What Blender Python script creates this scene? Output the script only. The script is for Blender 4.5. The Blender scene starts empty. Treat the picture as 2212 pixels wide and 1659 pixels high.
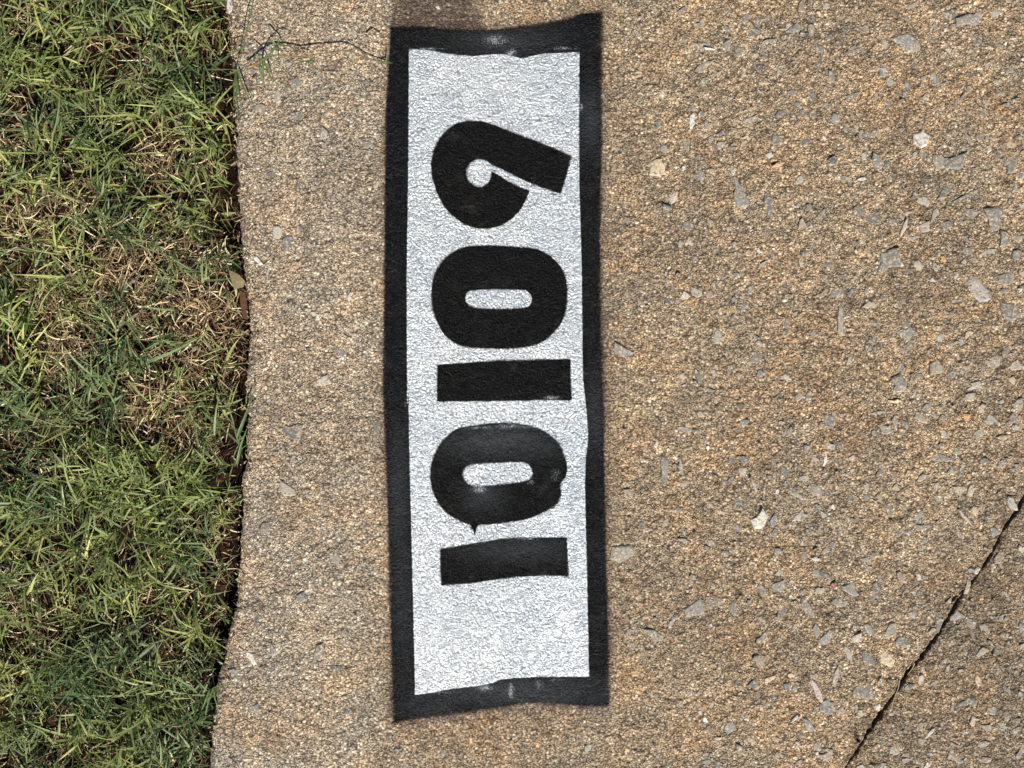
import bpy, math, random
import numpy as np

# ------------------------------------------------------------------ camera, sky, sun
SC = bpy.context.scene
COL = SC.collection
S = 0.34e-3                 # metres per traced unit (photo laid out 2212 x 1659) on the kerb top
H = 0.85                    # camera height above the kerb top
cam = bpy.data.cameras.new("camera"); camo = bpy.data.objects.new("camera", cam); COL.objects.link(camo)
camo.location = (0, 0, H); camo.rotation_euler = (0, 0, 0)
cam.sensor_width = 36.0; cam.lens = 36.0 * H / (2212 * S)
cam.clip_start = 0.01; cam.clip_end = 200
SC.camera = camo
SUN_EL, SUN_AZ = math.radians(43), math.radians(167)      # azimuth clockwise from +Y
sd = (math.sin(SUN_AZ) * math.cos(SUN_EL), math.cos(SUN_AZ) * math.cos(SUN_EL), math.sin(SUN_EL))
world = bpy.data.worlds.new("World"); SC.world = world; world.use_nodes = True
wn = world.node_tree; wn.nodes.clear()
sky = wn.nodes.new("ShaderNodeTexSky"); sky.sky_type = 'NISHITA'; sky.sun_disc = False
sky.sun_elevation = SUN_EL; sky.sun_rotation = SUN_AZ
bg = wn.nodes.new("ShaderNodeBackground"); bg.inputs[1].default_value = 0.05
wo = wn.nodes.new("ShaderNodeOutputWorld")
wn.links.new(sky.outputs[0], bg.inputs[0]); wn.links.new(bg.outputs[0], wo.inputs[0])
sl = bpy.data.lights.new("sun", 'SUN'); sl.energy = 5.0; sl.angle = math.radians(0.55); sl.color = (1.0, 0.955, 0.89)
so = bpy.data.objects.new("sun", sl); COL.objects.link(so)
from mathutils import Vector
so.rotation_euler = Vector(sd).to_track_quat('Z', 'Y').to_euler()
so.location = (sd[0] * 3, sd[1] * 3, sd[2] * 3)
SC.view_settings.view_transform = 'Standard'; SC.view_settings.look = 'None'
SC.view_settings.exposure = 0.40; SC.view_settings.gamma = 1.0
SC.cycles.max_bounces = 6; SC.cycles.transparent_max_bounces = 8

rng = np.random.default_rng(11); random.seed(11)

# ------------------------------------------------------------------ numeric helpers
_TAB = np.random.default_rng(5).random((256, 256)).astype(np.float32)
def vnoise(x, y, cell, off=0):
    u = np.asarray(x) / cell + 37.3 + off * 17.17; v = np.asarray(y) / cell + 11.9 + off * 7.7
    i = np.floor(u).astype(int); j = np.floor(v).astype(int)
    fu = u - i; fv = v - j
    fu = fu * fu * (3 - 2 * fu); fv = fv * fv * (3 - 2 * fv)
    a = _TAB[i & 255, j & 255]; b = _TAB[(i + 1) & 255, j & 255]
    c = _TAB[i & 255, (j + 1) & 255]; d = _TAB[(i + 1) & 255, (j + 1) & 255]
    return (a * (1 - fu) + b * fu) * (1 - fv) + (c * (1 - fu) + d * fu) * fv
def fbm(x, y, cell, n=3, off=0):
    s = 0; a = 1; t = 0
    for k in range(n):
        s = s + a * vnoise(x, y, cell / 2 ** k, off + k * 3); t += a; a *= .5
    return s / t
def sstep(a, b, x):
    t = np.clip((np.asarray(x, float) - a) / (b - a), 0, 1); return t * t * (3 - 2 * t)

PROF_X = np.array([-9, -220, -150, -95, -75, -55, -25, 5, 30, 55, 90, 400, 1200, 9000]) * 1e-3
PROF_X[0] = -9
PROF_Z = np.array([0, 0, 0, -1, -3.5, -8.5, -19, -28, -34, -36.5, -36, -14, 10, 60]) * 1e-3
_px = np.linspace(-.3, 1.2, 3001); _pz = np.interp(_px, PROF_X, PROF_Z)
_k = np.hanning(61); _k /= _k.sum(); _pz = np.convolve(np.pad(_pz, 30, mode='edge'), _k, mode='valid')
def prof(x): return np.where(np.asarray(x) > 1.19, np.interp(x, PROF_X, PROF_Z), np.interp(x, _px, _pz))
def w2p(x, y, z):                       # where a surface point stood in the traced layout
    k = H / (H - z) / S
    return x * k + 1106, 829.5 - y * k
def p2w(px, py, lift=0.0):              # a traced point laid on the real surface
    px = np.asarray(px, float); py = np.asarray(py, float)
    z = np.zeros_like(px)
    for _ in range(12):
        k = (H - z) / H * S
        x = (px - 1106) * k; y = (829.5 - py) * k
        z = prof(x) + lift
    return x, y, z
def seg_dist(px, py, P, closed=True):   # distance to polyline, signed (+ inside) when closed
    P = np.asarray(P, float); n = len(P)
    d2 = np.full(px.shape, 1e18); ins = np.zeros(px.shape, bool)
    for i in range(n if closed else n - 1):
        a = P[i]; b = P[(i + 1) % n]; ab = b - a; L = ab @ ab + 1e-12
        t = np.clip(((px - a[0]) * ab[0] + (py - a[1]) * ab[1]) / L, 0, 1)
        d2 = np.minimum(d2, (px - a[0] - t * ab[0]) ** 2 + (py - a[1] - t * ab[1]) ** 2)
        if closed and a[1] != b[1]:
            c = ((a[1] > py) != (b[1] > py)) & (px < (b[0] - a[0]) * (py - a[1]) / (b[1] - a[1]) + a[0])
            ins ^= c
    d = np.sqrt(d2)
    return np.where(ins, d, -d) if closed else d
def smooth_poly(P, it=2):
    P = np.asarray(P, float)
    for _ in range(it):
        Q = np.roll(P, -1, 0)
        P = np.stack([P * .75 + Q * .25, P * .25 + Q * .75], 1).reshape(-1, 2)
    return P

# ------------------------------------------------------------------ object helpers
def tag(o, label=None, cat=None, group=None, kind=None):
    if label: o['label'] = label
    if cat: o['category'] = cat
    if group: o['group'] = group
    if kind: o['kind'] = kind
    return o
def mesh_obj(name, co, faces, mat, parent=None, smooth=False, attrs=None, cols=None):
    """co (n,3); faces (m,k) int array or list of such arrays"""
    if isinstance(faces, np.ndarray): faces = [faces]
    me = bpy.data.meshes.new(name)
    co = np.ascontiguousarray(co, dtype=np.float32)
    me.vertices.add(len(co)); me.vertices.foreach_set("co", co.ravel())
    faces = [f for f in faces if len(f)]
    loops = np.concatenate([f.ravel() for f in faces]).astype(np.int32)
    sizes = np.concatenate([np.full(len(f), f.shape[1]) for f in faces])
    starts = np.concatenate([[0], np.cumsum(sizes)[:-1]]).astype(np.int32)
    me.loops.add(len(loops)); me.loops.foreach_set("vertex_index", loops)
    me.polygons.add(len(starts)); me.polygons.foreach_set("loop_start", starts)
    me.update(calc_edges=True)
    me.polygons.foreach_set("use_smooth", np.full(len(starts), smooth, dtype=bool))
    for k, v in (attrs or {}).items():
        a = me.attributes.new(k, 'FLOAT', 'POINT'); a.data.foreach_set("value", np.asarray(v, np.float32).ravel())
    if cols is not None:
        a = me.attributes.new("tint", 'FLOAT_COLOR', 'POINT')
        c = np.ones((len(co), 4), np.float32); c[:, :3] = cols; a.data.foreach_set("color", c.ravel())
    if mat: me.materials.append(mat)
    me.validate(); me.update()
    o = bpy.data.objects.new(name, me); COL.objects.link(o)
    if parent: o.parent = parent
    return o
def empty(name, loc=(0, 0, 0)):
    o = bpy.data.objects.new(name, None); o.location = loc; o.empty_display_size = .02; COL.objects.link(o); return o

# ------------------------------------------------------------------ material helpers
class NT:
    def __init__(s, name):
        s.m = bpy.data.materials.new(name); s.m.use_nodes = True; s.t = s.m.node_tree; s.t.nodes.clear()
        s.out = s.n("ShaderNodeOutputMaterial"); s.co = s.n("ShaderNodeTexCoord").outputs['Object']
    def n(s, t, **kw):
        x = s.t.nodes.new(t)
        for k, v in kw.items(): setattr(x, k, v)
        return x
    def l(s, a, b): s.t.links.new(a, b)
    def setin(s, sock, v):
        if isinstance(v, bpy.types.NodeSocket): s.l(v, sock)
        else: sock.default_value = v
    def noise(s, scale, detail=3, rough=.5, vec=None, dist=0):
        x = s.n("ShaderNodeTexNoise"); s.l(vec or s.co, x.inputs['Vector']); x.inputs['Scale'].default_value = scale
        x.inputs['Detail'].default_value = detail; x.inputs['Roughness'].default_value = rough; x.inputs['Distortion'].default_value = dist
        return x.outputs['Fac']
    def vor(s, scale, feature='F1', vec=None, rnd=1.0):
        x = s.n("ShaderNodeTexVoronoi", feature=feature); s.l(vec or s.co, x.inputs['Vector']); x.inputs['Scale'].default_value = scale
        x.inputs['Randomness'].default_value = rnd
        return x
    def ramp(s, f, stops, interp='LINEAR'):
        x = s.n("ShaderNodeValToRGB"); s.l(f, x.inputs[0]); x.color_ramp.interpolation = interp
        e = x.color_ramp.elements
        while len(e) < len(stops): e.new(.5)
        for q, (p, c) in zip(e, stops):
            q.position = p; q.color = (*c, 1) if len(c) == 3 else c
        return x.outputs[0]
    def mr(s, f, a, b, c=0., d=1., clamp=True):
        x = s.n("ShaderNodeMapRange"); x.clamp = clamp
        for i, v in enumerate((f, a, b, c, d)): s.setin(x.inputs[i], v)
        return x.outputs[0]
    def mix(s, f, a, b, mode='MIX'):
        x = s.n("ShaderNodeMix", data_type='RGBA', blend_type=mode); x.clamp_factor = True
        s.setin(x.inputs[0], f)
        for i, v in ((6, a), (7, b)):
            s.setin(x.inputs[i], (*v, 1) if isinstance(v, tuple) and len(v) == 3 else v)
        return x.outputs[2]
    def math(s, op, a, b=0., c=0.):
        x = s.n("ShaderNodeMath", operation=op)
        s.setin(x.inputs[0], a); s.setin(x.inputs[1], b); s.setin(x.inputs[2], c)
        return x.outputs[0]
    def attr(s, name, out='Fac'):
        return s.n("ShaderNodeAttribute", attribute_name=name).outputs[out]
    def sep(s, c): 
        x = s.n("ShaderNodeSeparateColor"); s.l(c, x.inputs[0]); return x.outputs
    def bump(s, h, strength, dist, normal=None):
        x = s.n("ShaderNodeBump"); x.inputs['Strength'].default_value = strength; x.inputs['Distance'].default_value = dist
        s.l(h, x.inputs['Height'])
        if normal: s.l(normal, x.inputs['Normal'])
        return x.outputs[0]
    def bsdf(s, color, rough=.8, normal=None, metal=0., spec=.5, **kw):
        x = s.n("ShaderNodeBsdfPrincipled")
        s.setin(x.inputs['Base Color'], (*color, 1) if isinstance(color, tuple) else color)
        s.setin(x.inputs['Roughness'], rough); s.setin(x.inputs['Metallic'], metal); s.setin(x.inputs['Specular IOR Level'], spec)
        for k, v in kw.items(): s.setin(x.inputs[k.replace('_', ' ')], v)
        if normal: s.l(normal, x.inputs['Normal'])
        return x.outputs[0]
    def done(s, sh): s.l(sh, s.out.inputs[0]); return s.m

def grain_nodes(t):
    """sand grains shared by the bare and the painted concrete: two sizes of voronoi, height and a random value per grain"""
    wob = t.n("ShaderNodeTexNoise"); t.l(t.co, wob.inputs['Vector']); wob.inputs['Scale'].default_value = 900; wob.inputs['Detail'].default_value = 2
    add = t.n("ShaderNodeVectorMath", operation='MULTIPLY_ADD')
    t.l(wob.outputs['Color'], add.inputs[0]); add.inputs[1].default_value = (.0011, .0011, .0011); t.l(t.co, add.inputs[2])
    v1 = t.vor(500, vec=add.outputs[0]); v2 = t.vor(900, vec=add.outputs[0])
    sel = t.mr(t.noise(240, 2), .42, .58)
    d1, d2 = v1.outputs['Distance'], v2.outputs['Distance']
    dist = t.mix(sel, d1, d2)
    colr = t.mix(sel, v1.outputs['Color'], v2.outputs['Color'])
    return dist, colr, add.outputs[0]

# ---- concrete
def concrete():
    t = NT("weathered exposed concrete")
    dist, colr, wv = grain_nodes(t)
    r = t.sep(colr)
    grain = t.ramp(r[0], [(0, (.11, .085, .055)), (.14, (.33, .255, .165)), (.4, (.50, .385, .255)), (.6, (.60, .465, .32)), (.75, (.46, .41, .33)), (.86, (.78, .65, .47)), (1, (.88, .79, .62))])
    hue = t.ramp(r[1], [(0, (1.08, 1.0, .90)), (.5, (1.05, 1.01, .97)), (1, (1.0, 1.0, 1.02))])
    c = t.mix(1., grain, hue, 'MULTIPLY')
    # cement matrix sunk between the grains; colour also carries crevice shadows bump cannot cast
    crev = t.mr(dist, .34, .70)
    c = t.mix(t.math('MULTIPLY', crev, .84), c, (.075, .056, .038))
    # patches of warmer and greyer sand
    p1 = t.noise(26, 4, .55); p2 = t.noise(70, 3, .6)
    c = t.mix(1., c, t.ramp(p1, [(.30, (.90, .93, .95)), (.5, (1, .97, .93)), (.68, (1.12, .99, .86))]), 'MULTIPLY')
    c = t.mix(1., c, t.ramp(p2, [(.3, (.72, .72, .72)), (.5, (1, 1, 1)), (.72, (1.24, 1.21, 1.15))]), 'MULTIPLY')
    # attributes: dirty (kerb wear), stain (old overspray), earth (soil in the joint), pale (kerb top)
    c = t.mix(1., c, t.ramp(t.noise(9, 3, .6), [(.3, (.84, .84, .85)), (.5, (1, 1, 1)), (.7, (1.10, 1.08, 1.05))]), 'MULTIPLY')
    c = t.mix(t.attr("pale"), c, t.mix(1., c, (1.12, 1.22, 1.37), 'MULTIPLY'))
    c = t.mix(t.attr("dirty"), c, t.mix(1., c, (.62, .62, .62), 'MULTIPLY'))
    st = t.math('MULTIPLY', t.attr("stain"), t.mr(t.noise(420, 3, .7), .3, .62, .5, 1.))
    c = t.mix(st, c, (.055, .036, .030))
    c = t.mix(t.attr("earth"), c, t.mix(t.noise(300, 3), (.045, .032, .022), (.13, .09, .06)))
    hgt = t.math('SUBTRACT', t.math('MULTIPLY', t.noise(1900, 2, .6), .45), dist)
    nrm = t.bump(t.noise(210, 3, .6), .8, .0026)
    nrm = t.bump(hgt, 1.0, .0015, nrm)
    return t.done(t.bsdf(c, .82, nrm, spec=.32))
M_CON = concrete()

def stone_mat():
    t = NT("exposed aggregate stone")
    c = t.attr("tint", 'Color')
    c = t.mix(1., c, t.ramp(t.noise(260, 5, .65, dist=.6), [(.3, (.72, .72, .74)), (.5, (1, 1, 1)), (.7, (1.25, 1.22, 1.16))]), 'MULTIPLY')
    v = t.vor(900); g = t.mr(t.noise(420, 4, .7), .47, .56)
    c = t.mix(t.math('MULTIPLY', g, .85), c, t.ramp(t.sep(v.outputs['Color'])[0], [(0, (.08, .06, .04)), (.5, (.36, .28, .18)), (1, (.62, .50, .36))]))
    nrm = t.bump(t.noise(700, 4, .7), .5, .0006)
    return t.done(t.bsdf(c, .6, nrm, spec=.4))
M_STONE = stone_mat()

def paint_mat(name, base, rough, metal, spec, soft, bumps, silver=False):
    t = NT(name)
    dist, colr, wv = grain_nodes(t)
    r = t.sep(colr)
    fine = t.noise(2600, 2, .6, vec=wv)
    hgt = t.math('SUBTRACT', t.math('MULTIPLY', fine, .42), dist)
    nrm = t.bump(hgt, bumps, .0011)
    if silver:
        c = t.mix(t.math('MULTIPLY', t.mr(dist, .42, .80), .62), (*base,), (.22, .23, .24))
        c = t.mix(1., c, t.ramp(t.noise(17, 4, .6), [(.36, (.88, .90, .93)), (.5, (.98, .99, 1.0)), (.64, (1.05, 1.05, 1.04))]), 'MULTIPLY')
        c = t.mix(1., c, t.ramp(t.noise(60, 3), [(.3, (.93, .94, .96)), (.7, (1.04, 1.04, 1.02))]), 'MULTIPLY')
        c = t.mix(t.math('MULTIPLY', t.mr(t.noise(420, 3, .6), .56, .72), .45), c, (.36, .37, .375))
    else:
        c = t.mix(t.mr(t.noise(500, 3, .7), .55, .8, 0, .6), (*base,), tuple(b * 2.6 + .004 for b in base))
    if not silver:
        wr = t.mr(t.math('MULTIPLY_ADD', t.attr('wear'), .42, t.noise(1100, 3, .75, vec=wv)), .74, .90, 0, .8)
        c = t.mix(t.math('MULTIPLY', t.attr('haze'), t.mr(t.noise(600, 3, .7, vec=wv), .3, .7, .3, 1.)), c, (.060, .066, .070))
        c = t.mix(t.mr(t.noise(1300, 2, .7, vec=wv), .58, .70, 0, .6), c, (.060, .060, .062))  # pale specks painted into the black as gritty glints
        c = t.mix(wr, c, (.42, .45, .47))
        c = t.mix(t.math('MULTIPLY', t.mr(t.noise(110, 4, .7), .52, .70), t.mr(t.noise(45, 2), .45, .6, 0, .55)), c, (.030, .028, .027))
    sh = t.bsdf(c, rough, nrm, metal=metal, spec=spec)
    # spray edge: signed distance to the stencil edge (mm) roughened by the grains and a drifting softness
    sdf = t.attr("edge")
    wid = t.mr(t.noise(38, 2), .35, .7, soft[0], soft[1])
    rag = t.math('MULTIPLY', t.math('SUBTRACT', t.noise(900, 3, .65, vec=wv), .5), t.math('MULTIPLY_ADD', wid, 3.6, .9))
    a = t.mr(t.math('ADD', sdf, rag), t.math('MULTIPLY', wid, -1.), wid)
    tr = t.n("ShaderNodeBsdfTransparent")
    mx = t.n("ShaderNodeMixShader"); t.l(a, mx.inputs[0]); t.l(tr.outputs[0], mx.inputs[1]); t.l(sh, mx.inputs[2])
    return t.done(mx.outputs[0])
M_BORDER = paint_mat("black spray enamel", (.0032, .0032, .0036), .27, 0., .13, (.35, 2.0), 1.0)
M_DIGIT = paint_mat("black stencil enamel", (.0026, .0024, .0023), .30, 0., .09, (.2, 1.0), .9)
M_SILVER = paint_mat("silver reflective paint", (.80, .825, .835), .39, .74, .6, (.15, .45), 1.0, silver=True)

def soil_mat():
    t = NT("red clay soil")
    c = t.ramp(t.noise(120, 6, .7), [(.30, (.007, .004, .003)), (.5, (.026, .012, .007)), (.64, (.085, .038, .021)), (.8, (.24, .12, .07))])
    c = t.mix(t.mr(t.vor(420).outputs['Distance'], .1, .6), c, t.mix(1., c, (.5, .45, .42), 'MULTIPLY'))
    return t.done(t.bsdf(c, .95, t.bump(t.noise(500, 5, .7), .9, .0015), spec=.15))
M_SOIL = soil_mat()

def grass_mat(name, transl, rough, spec):
    t = NT(name)
    c = t.attr("tint", 'Color')
    c = t.mix(1., c, t.ramp(t.noise(350, 3), [(.3, (.75, .75, .75)), (.7, (1.3, 1.27, 1.15))]), 'MULTIPLY')
    sh = t.bsdf(c, rough, t.bump(t.noise(1500, 2), .3, .0002), spec=spec)
    tl = t.n("ShaderNodeBsdfTranslucent"); t.l(t.mix(1., c, (1.3, 1.35, .7), 'MULTIPLY'), tl.inputs[0])
    mx = t.n("ShaderNodeMixShader"); mx.inputs[0].default_value = transl; t.l(sh, mx.inputs[1]); t.l(tl.outputs[0], mx.inputs[2])
    return t.done(mx.outputs[0])
M_GRASS = grass_mat("green grass blade", .30, .46, .40)
M_DRY = grass_mat("dry straw", .12, .6, .35)

# ------------------------------------------------------------------ traced outlines
def C(k, pts):      # photo crops -> layout units
    oy = {4: 0, 5: 438.9, 6: 822.9, 7: 1206.4}[k]
    return [(795.5 + a * .2728, oy + b * .2728) for a, b in pts]
EDGE = np.array([(-700, 470), (-80, 478), (0, 483), (55, 490), (165, 502), (300, 508), (450, 516), (560, 524), (603, 528), (650, 534), (713, 539), (760, 537), (823, 531), (880, 535), (932, 535), (1013, 529), (1053, 523), (1120, 520), (1206, 517), (1315, 507), (1397, 488), (1440, 480), (1479, 469), (1561, 458), (1657, 452), (1800, 446), (2400, 450)], float)
CR_SRC = [(4300, 1500), (4090, 1870), (4032, 1961), (4007, 2010), (3958, 2075), (3897, 2199), (3832, 2288), (3777, 2363), (3728, 2448), (3678, 2522), (3628, 2592), (3578, 2647), (3529, 2726), (3469, 2816), (3429, 2870), (3399, 2925), (3330, 3024), (3260, 3120), (2900, 3700)]
CR_W = [9, 9, 10, 13, 9, 9, 12, 19, 13, 22, 21, 20, 19, 22, 24, 8, 13, 12, 12]    # full width, photo pixels
CRACK = np.array(CR_SRC, float) / 1.8228
BORDER = (C(4, [(180, 215), (400, 213), (700, 235), (1000, 240), (1200, 215), (1400, 190), (1600, 152), (1700, 112), (1843, 105), (1840, 500), (1845, 1100)])
          + C(5, [(1832, 100), (1838, 1000)]) + C(6, [(1856, 100), (1868, 800), (1880, 1500)]) + C(7, [(1885, 200), (1897, 700), (1902, 1165), (1700, 1165), (1500, 1145), (1250, 1138), (1100, 1168), (900, 1192), (600, 1238), (400, 1262), (205, 1302), (200, 1200), (185, 600), (170, 20)])
          + C(6, [(155, 900), (130, 200)]) + C(5, [(120, 1500), (132, 600)]) + C(4, [(135, 1500), (140, 900), (165, 500)]))
SILVER = (C(4, [(322, 388), (480, 398), (640, 428), (830, 445), (1000, 428), (1100, 432), (1220, 465), (1300, 445), (1380, 428), (1672, 415), (1668, 1000), (1672, 1500)])
          + C(5, [(1690, 500), (1700, 1400)]) + C(6, [(1710, 60), (1730, 250), (1742, 450), (1722, 620), (1714, 800), (1722, 1150), (1730, 1500)]) + C(7, [(1735, 300), (1747, 935), (1500, 935), (1250, 942), (1050, 955), (980, 985), (900, 1005), (700, 1025), (370, 1082), (365, 700), (350, 100)])
          + C(6, [(345, 1300), (335, 900), (325, 500), (318, 100)]) + C(5, [(308, 1600), (305, 600)]) + C(4, [(315, 1500), (320, 800)]))
NINE = C(4, [(800, 955), (900, 960), (1000, 990), (1150, 1050), (1350, 1125), (1500, 1185), (1610, 1240), (1570, 1390), (1525, 1535), (1400, 1495), (1295, 1455), (1150, 1390), (1060, 1340), (975, 1305), (945, 1278), (900, 1262), (860, 1262), (810, 1290), (780, 1340), (778, 1390), (800, 1440), (850, 1475), (900, 1478), (950, 1450), (972, 1400), (977, 1358), (1000, 1368), (1100, 1430), (1200, 1482), (1278, 1512), (1240, 1600), (1200, 1670), (1130, 1740), (1050, 1790), (950, 1814), (850, 1808), (750, 1770), (650, 1695), (590, 1620), (540, 1520), (505, 1400), (495, 1300), (515, 1190), (560, 1100), (620, 1030), (700, 975)])
ZERO_A = C(5, [(850, 335), (1000, 335), (1180, 345), (1320, 355), (1420, 400), (1500, 470), (1560, 560), (1580, 680), (1575, 800), (1555, 900), (1510, 980), (1430, 1070), (1340, 1120), (1230, 1145), (1080, 1155), (900, 1150), (750, 1140), (660, 1095), (590, 1030), (545, 950), (510, 850), (500, 750), (505, 640), (530, 540), (590, 450), (670, 385), (760, 345)])
ZERO_A_IN = C(5, [(820, 685), (1230, 682), (1275, 705), (1300, 750), (1290, 800), (1250, 835), (900, 838), (820, 825), (775, 790), (765, 750), (780, 710)])
ONE_A = C(5, [(545, 1280), (700, 1270), (900, 1255), (1050, 1245), (1300, 1240), (1600, 1235), (1605, 1400), (1612, 1562), (1400, 1560), (1000, 1568), (545, 1572), (545, 1400)])
ZERO_B = C(6, [(800, 360), (950, 335), (1130, 330), (1300, 355), (1420, 410), (1500, 480), (1550, 570), (1578, 680), (1570, 750), (1540, 790), (1515, 830), (1532, 880), (1520, 930), (1490, 985), (1400, 1035), (1280, 1090), (1150, 1115), (1000, 1135), (872, 1139), (866, 1160), (853, 1168), (850, 1218), (838, 1222), (834, 1180), (815, 1172), (812, 1142), (720, 1110), (620, 1050), (560, 980), (510, 880), (490, 780), (495, 670), (520, 590), (570, 490), (650, 410), (720, 370)])
ZERO_B_IN = C(6, [(800, 660), (1000, 650), (1200, 640), (1260, 650), (1300, 700), (1300, 760), (1260, 795), (1100, 815), (900, 835), (820, 835), (770, 800), (745, 750), (755, 700)])
ONE_B = C(6, [(568, 1330), (750, 1300), (900, 1275), (1050, 1250), (1200, 1240), (1400, 1240), (1572, 1238), (1580, 1400), (1587, 1547), (1400, 1540), (1200, 1550), (1000, 1575), (800, 1605), (580, 1620), (570, 1500)])

# ------------------------------------------------------------------ kerb and road slab: one surface parted along the joint
D = 0.70e-3
yf = np.arange(-.318, .3181, D)
out = []
s_, v_ = D, .318
while v_ < 3.0:
    s_ *= 1.13; v_ += s_; out.append(v_)
ys = np.concatenate([-np.array(out[::-1]), yf, out])
x0 = -.215
xf = np.arange(x0, .4201, D)
out = []; s_, v_ = D, xf[-1]
while v_ < 4.0:
    s_ *= 1.13; v_ += s_; out.append(v_)
xs = np.concatenate([xf, out])
NX, NY = len(xs), len(ys)
X, Y = np.meshgrid(xs, ys)                       # rows = y
ew = (np.interp(829.5 - Y[:, 0] / S, EDGE[:, 0], EDGE[:, 1]) - 1106) * S
ew = ew + (fbm(ys, ys * 0, .012, 4, 2) - .5) * .0038 + (vnoise(ys, ys * 0, .0022, 7) - .5) * .0014
BL = 110                                          # columns squeezed to follow the ragged edge
tcol = np.clip(np.arange(NX) / BL, 0, 1)
Xw = X.copy()
Xw[:, :BL] = ew[:, None] + (xs[BL] - ew)[:, None] * tcol[None, :BL]
X = Xw
Zb = prof(X)
PX0 = w2p(X, Y, Zb)[0]
rel = (fbm(X, Y, .09, 3) - .5) * .0030 + (fbm(X, Y, .011, 3, 9) - .5) * .0014 + (fbm(X, Y, .0048, 2, 90) - .5) * .0021 * (1 - .72 * (PX0 < 1340) * (PX0 > 835)) * (1 - .4 * (PX0 < 835)) + (vnoise(X, Y, .0019, 4) - .5) * .00045
fr = rng.random(X.shape).astype(np.float32) - .5
pit = fbm(X, Y, .006, 2, 21)
PXg, PYg = w2p(X, Y, Zb)
inb = seg_dist(PXg, PYg, BORDER) * S               # metres, + inside
paintf = sstep(-.002, .002, inb)
rel += fr * .00028 * (1 - .5 * paintf)
rel -= sstep(.72, .88, pit) * .0009 * (1 - .8 * paintf)
# rounded, crumbled lip towards the lawn
dl = X - ew[:, None]
rel -= np.clip(.006 - dl, 0, .006) ** 2 / .006 * .55
# the joint
P = np.stack([np.interp(PXg * 0, [0], [0])], 0)
dmin = np.full(X.shape, 1e9); wid = np.zeros(X.shape)
sel = (PXg > 1500) & (PYg > 500)
px_, py_ = PXg[sel], PYg[sel]
wob = (vnoise(X[sel], Y[sel], .0045, 3) - .5) * 4.5 + (vnoise(X[sel], Y[sel], .0016, 6) - .5) * 3.0
dm = np.full(px_.shape, 1e9); wd = np.zeros(px_.shape); side = np.zeros(px_.shape)
for i in range(len(CRACK) - 1):
    a, b = CRACK[i], CRACK[i + 1]; ab = b - a; L2 = ab @ ab
    t_ = np.clip(((px_ - a[0]) * ab[0] + (py_ - a[1]) * ab[1]) / L2, 0, 1)
    dx, dy = px_ - a[0] - t_ * ab[0], py_ - a[1] - t_ * ab[1]
    d_ = np.hypot(dx, dy); u = d_ < dm
    dm[u] = d_[u]; wd[u] = (CR_W[i] * (1 - t_) + CR_W[i + 1] * t_)[u] / 1.8228 / 2 * .72
    side[u] = (dx * -ab[1] + dy * ab[0])[u]        # sign tells the side of the joint
sgn = np.where(side < 0, 1., -1.)                  # + is the road side
for (ax, ay, bx, by, w) in [(3363, 2866, 3381, 2918, 7), (3790, 2330, 3750, 2365, 8), (3778, 2363, 3800, 2385, 7)]:
    a = np.array([ax, ay]) / 1.8228; b = np.array([bx, by]) / 1.8228; ab = b - a
    t_ = np.clip(((px_ - a[0]) * ab[0] + (py_ - a[1]) * ab[1]) / (ab @ ab), 0, 1)
    d_ = np.hypot(px_ - a[0] - t_ * ab[0], py_ - a[1] - t_ * ab[1]) - w / 1.8228 / 2
    dm = np.minimum(dm, d_ + wd)
g = dm + wob - wd
carve = np.zeros(X.shape); carve[sel] = 1 - sstep(-2.2, 1.6, g)
rel -= .003 * (1 - sstep(.5, 3.2, seg_dist(PXg, PYg, [(790, 68), (798, 60), (806, 57), (819, 66)], False))) * (np.abs(PXg - 805) < 40) * (np.abs(PYg - 62) < 30)
earth = np.zeros(X.shape); earth[sel] = 1 - sstep(-1.4, 1.2, g)
nearj = np.zeros(X.shape); nearj[sel] = 1 - sstep(0, 26, g)
road = np.zeros(X.shape, bool)
tmp = np.zeros(px_.shape, bool); tmp[sgn > 0] = True
road[sel] = tmp
# everything beyond the traced joint goes by which side of its straight line it falls
rel -= carve * (.0048 + (vnoise(X, Y, .008, 8) - .5) * .006)
Z = Zb + rel
Z = Z + np.where(road, -.0006, 0)
# wear and old overspray, traced
dirty = np.clip(.45 * nearj + .45 * road + .55 * sstep(1500, 2300, PXg + .35 * PYg - 250) * sstep(.35, .7, fbm(X, Y, .06, 3, 14)), 0, 1)
stain = np.clip(1.0 * sstep(842, 848, PXg) * (1 - sstep(1010, 1060, PXg + 26 * (vnoise(X, Y, .012, 5) - .5))) * (1 - sstep(60, 90, PYg)) * sstep(-190, -110, PYg) * .85, 0, 1)
stain += .75 * np.exp(np.minimum(inb, 0) / .0028) * (inb < .001) * sstep(.42, .70, fbm(X, Y, .022, 2, 31)) * (PXg > 1250)
stain += .8 * np.exp(np.minimum(inb, 0) / .0045) * (inb < .001) * sstep(.40, .62, fbm(X, Y, .018, 2, 33)) * (PYg > 1480)
stain += .62 * np.exp(np.minimum(inb, 0) / .0021) * (inb < .001) + .25 * np.exp(np.minimum(inb, 0) / .006) * (inb < .001)
stain = np.clip(stain, 0, 1)
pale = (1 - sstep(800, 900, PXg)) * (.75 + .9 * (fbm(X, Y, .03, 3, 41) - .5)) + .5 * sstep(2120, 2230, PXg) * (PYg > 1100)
pale = np.clip(pale, 0, 1)

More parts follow.
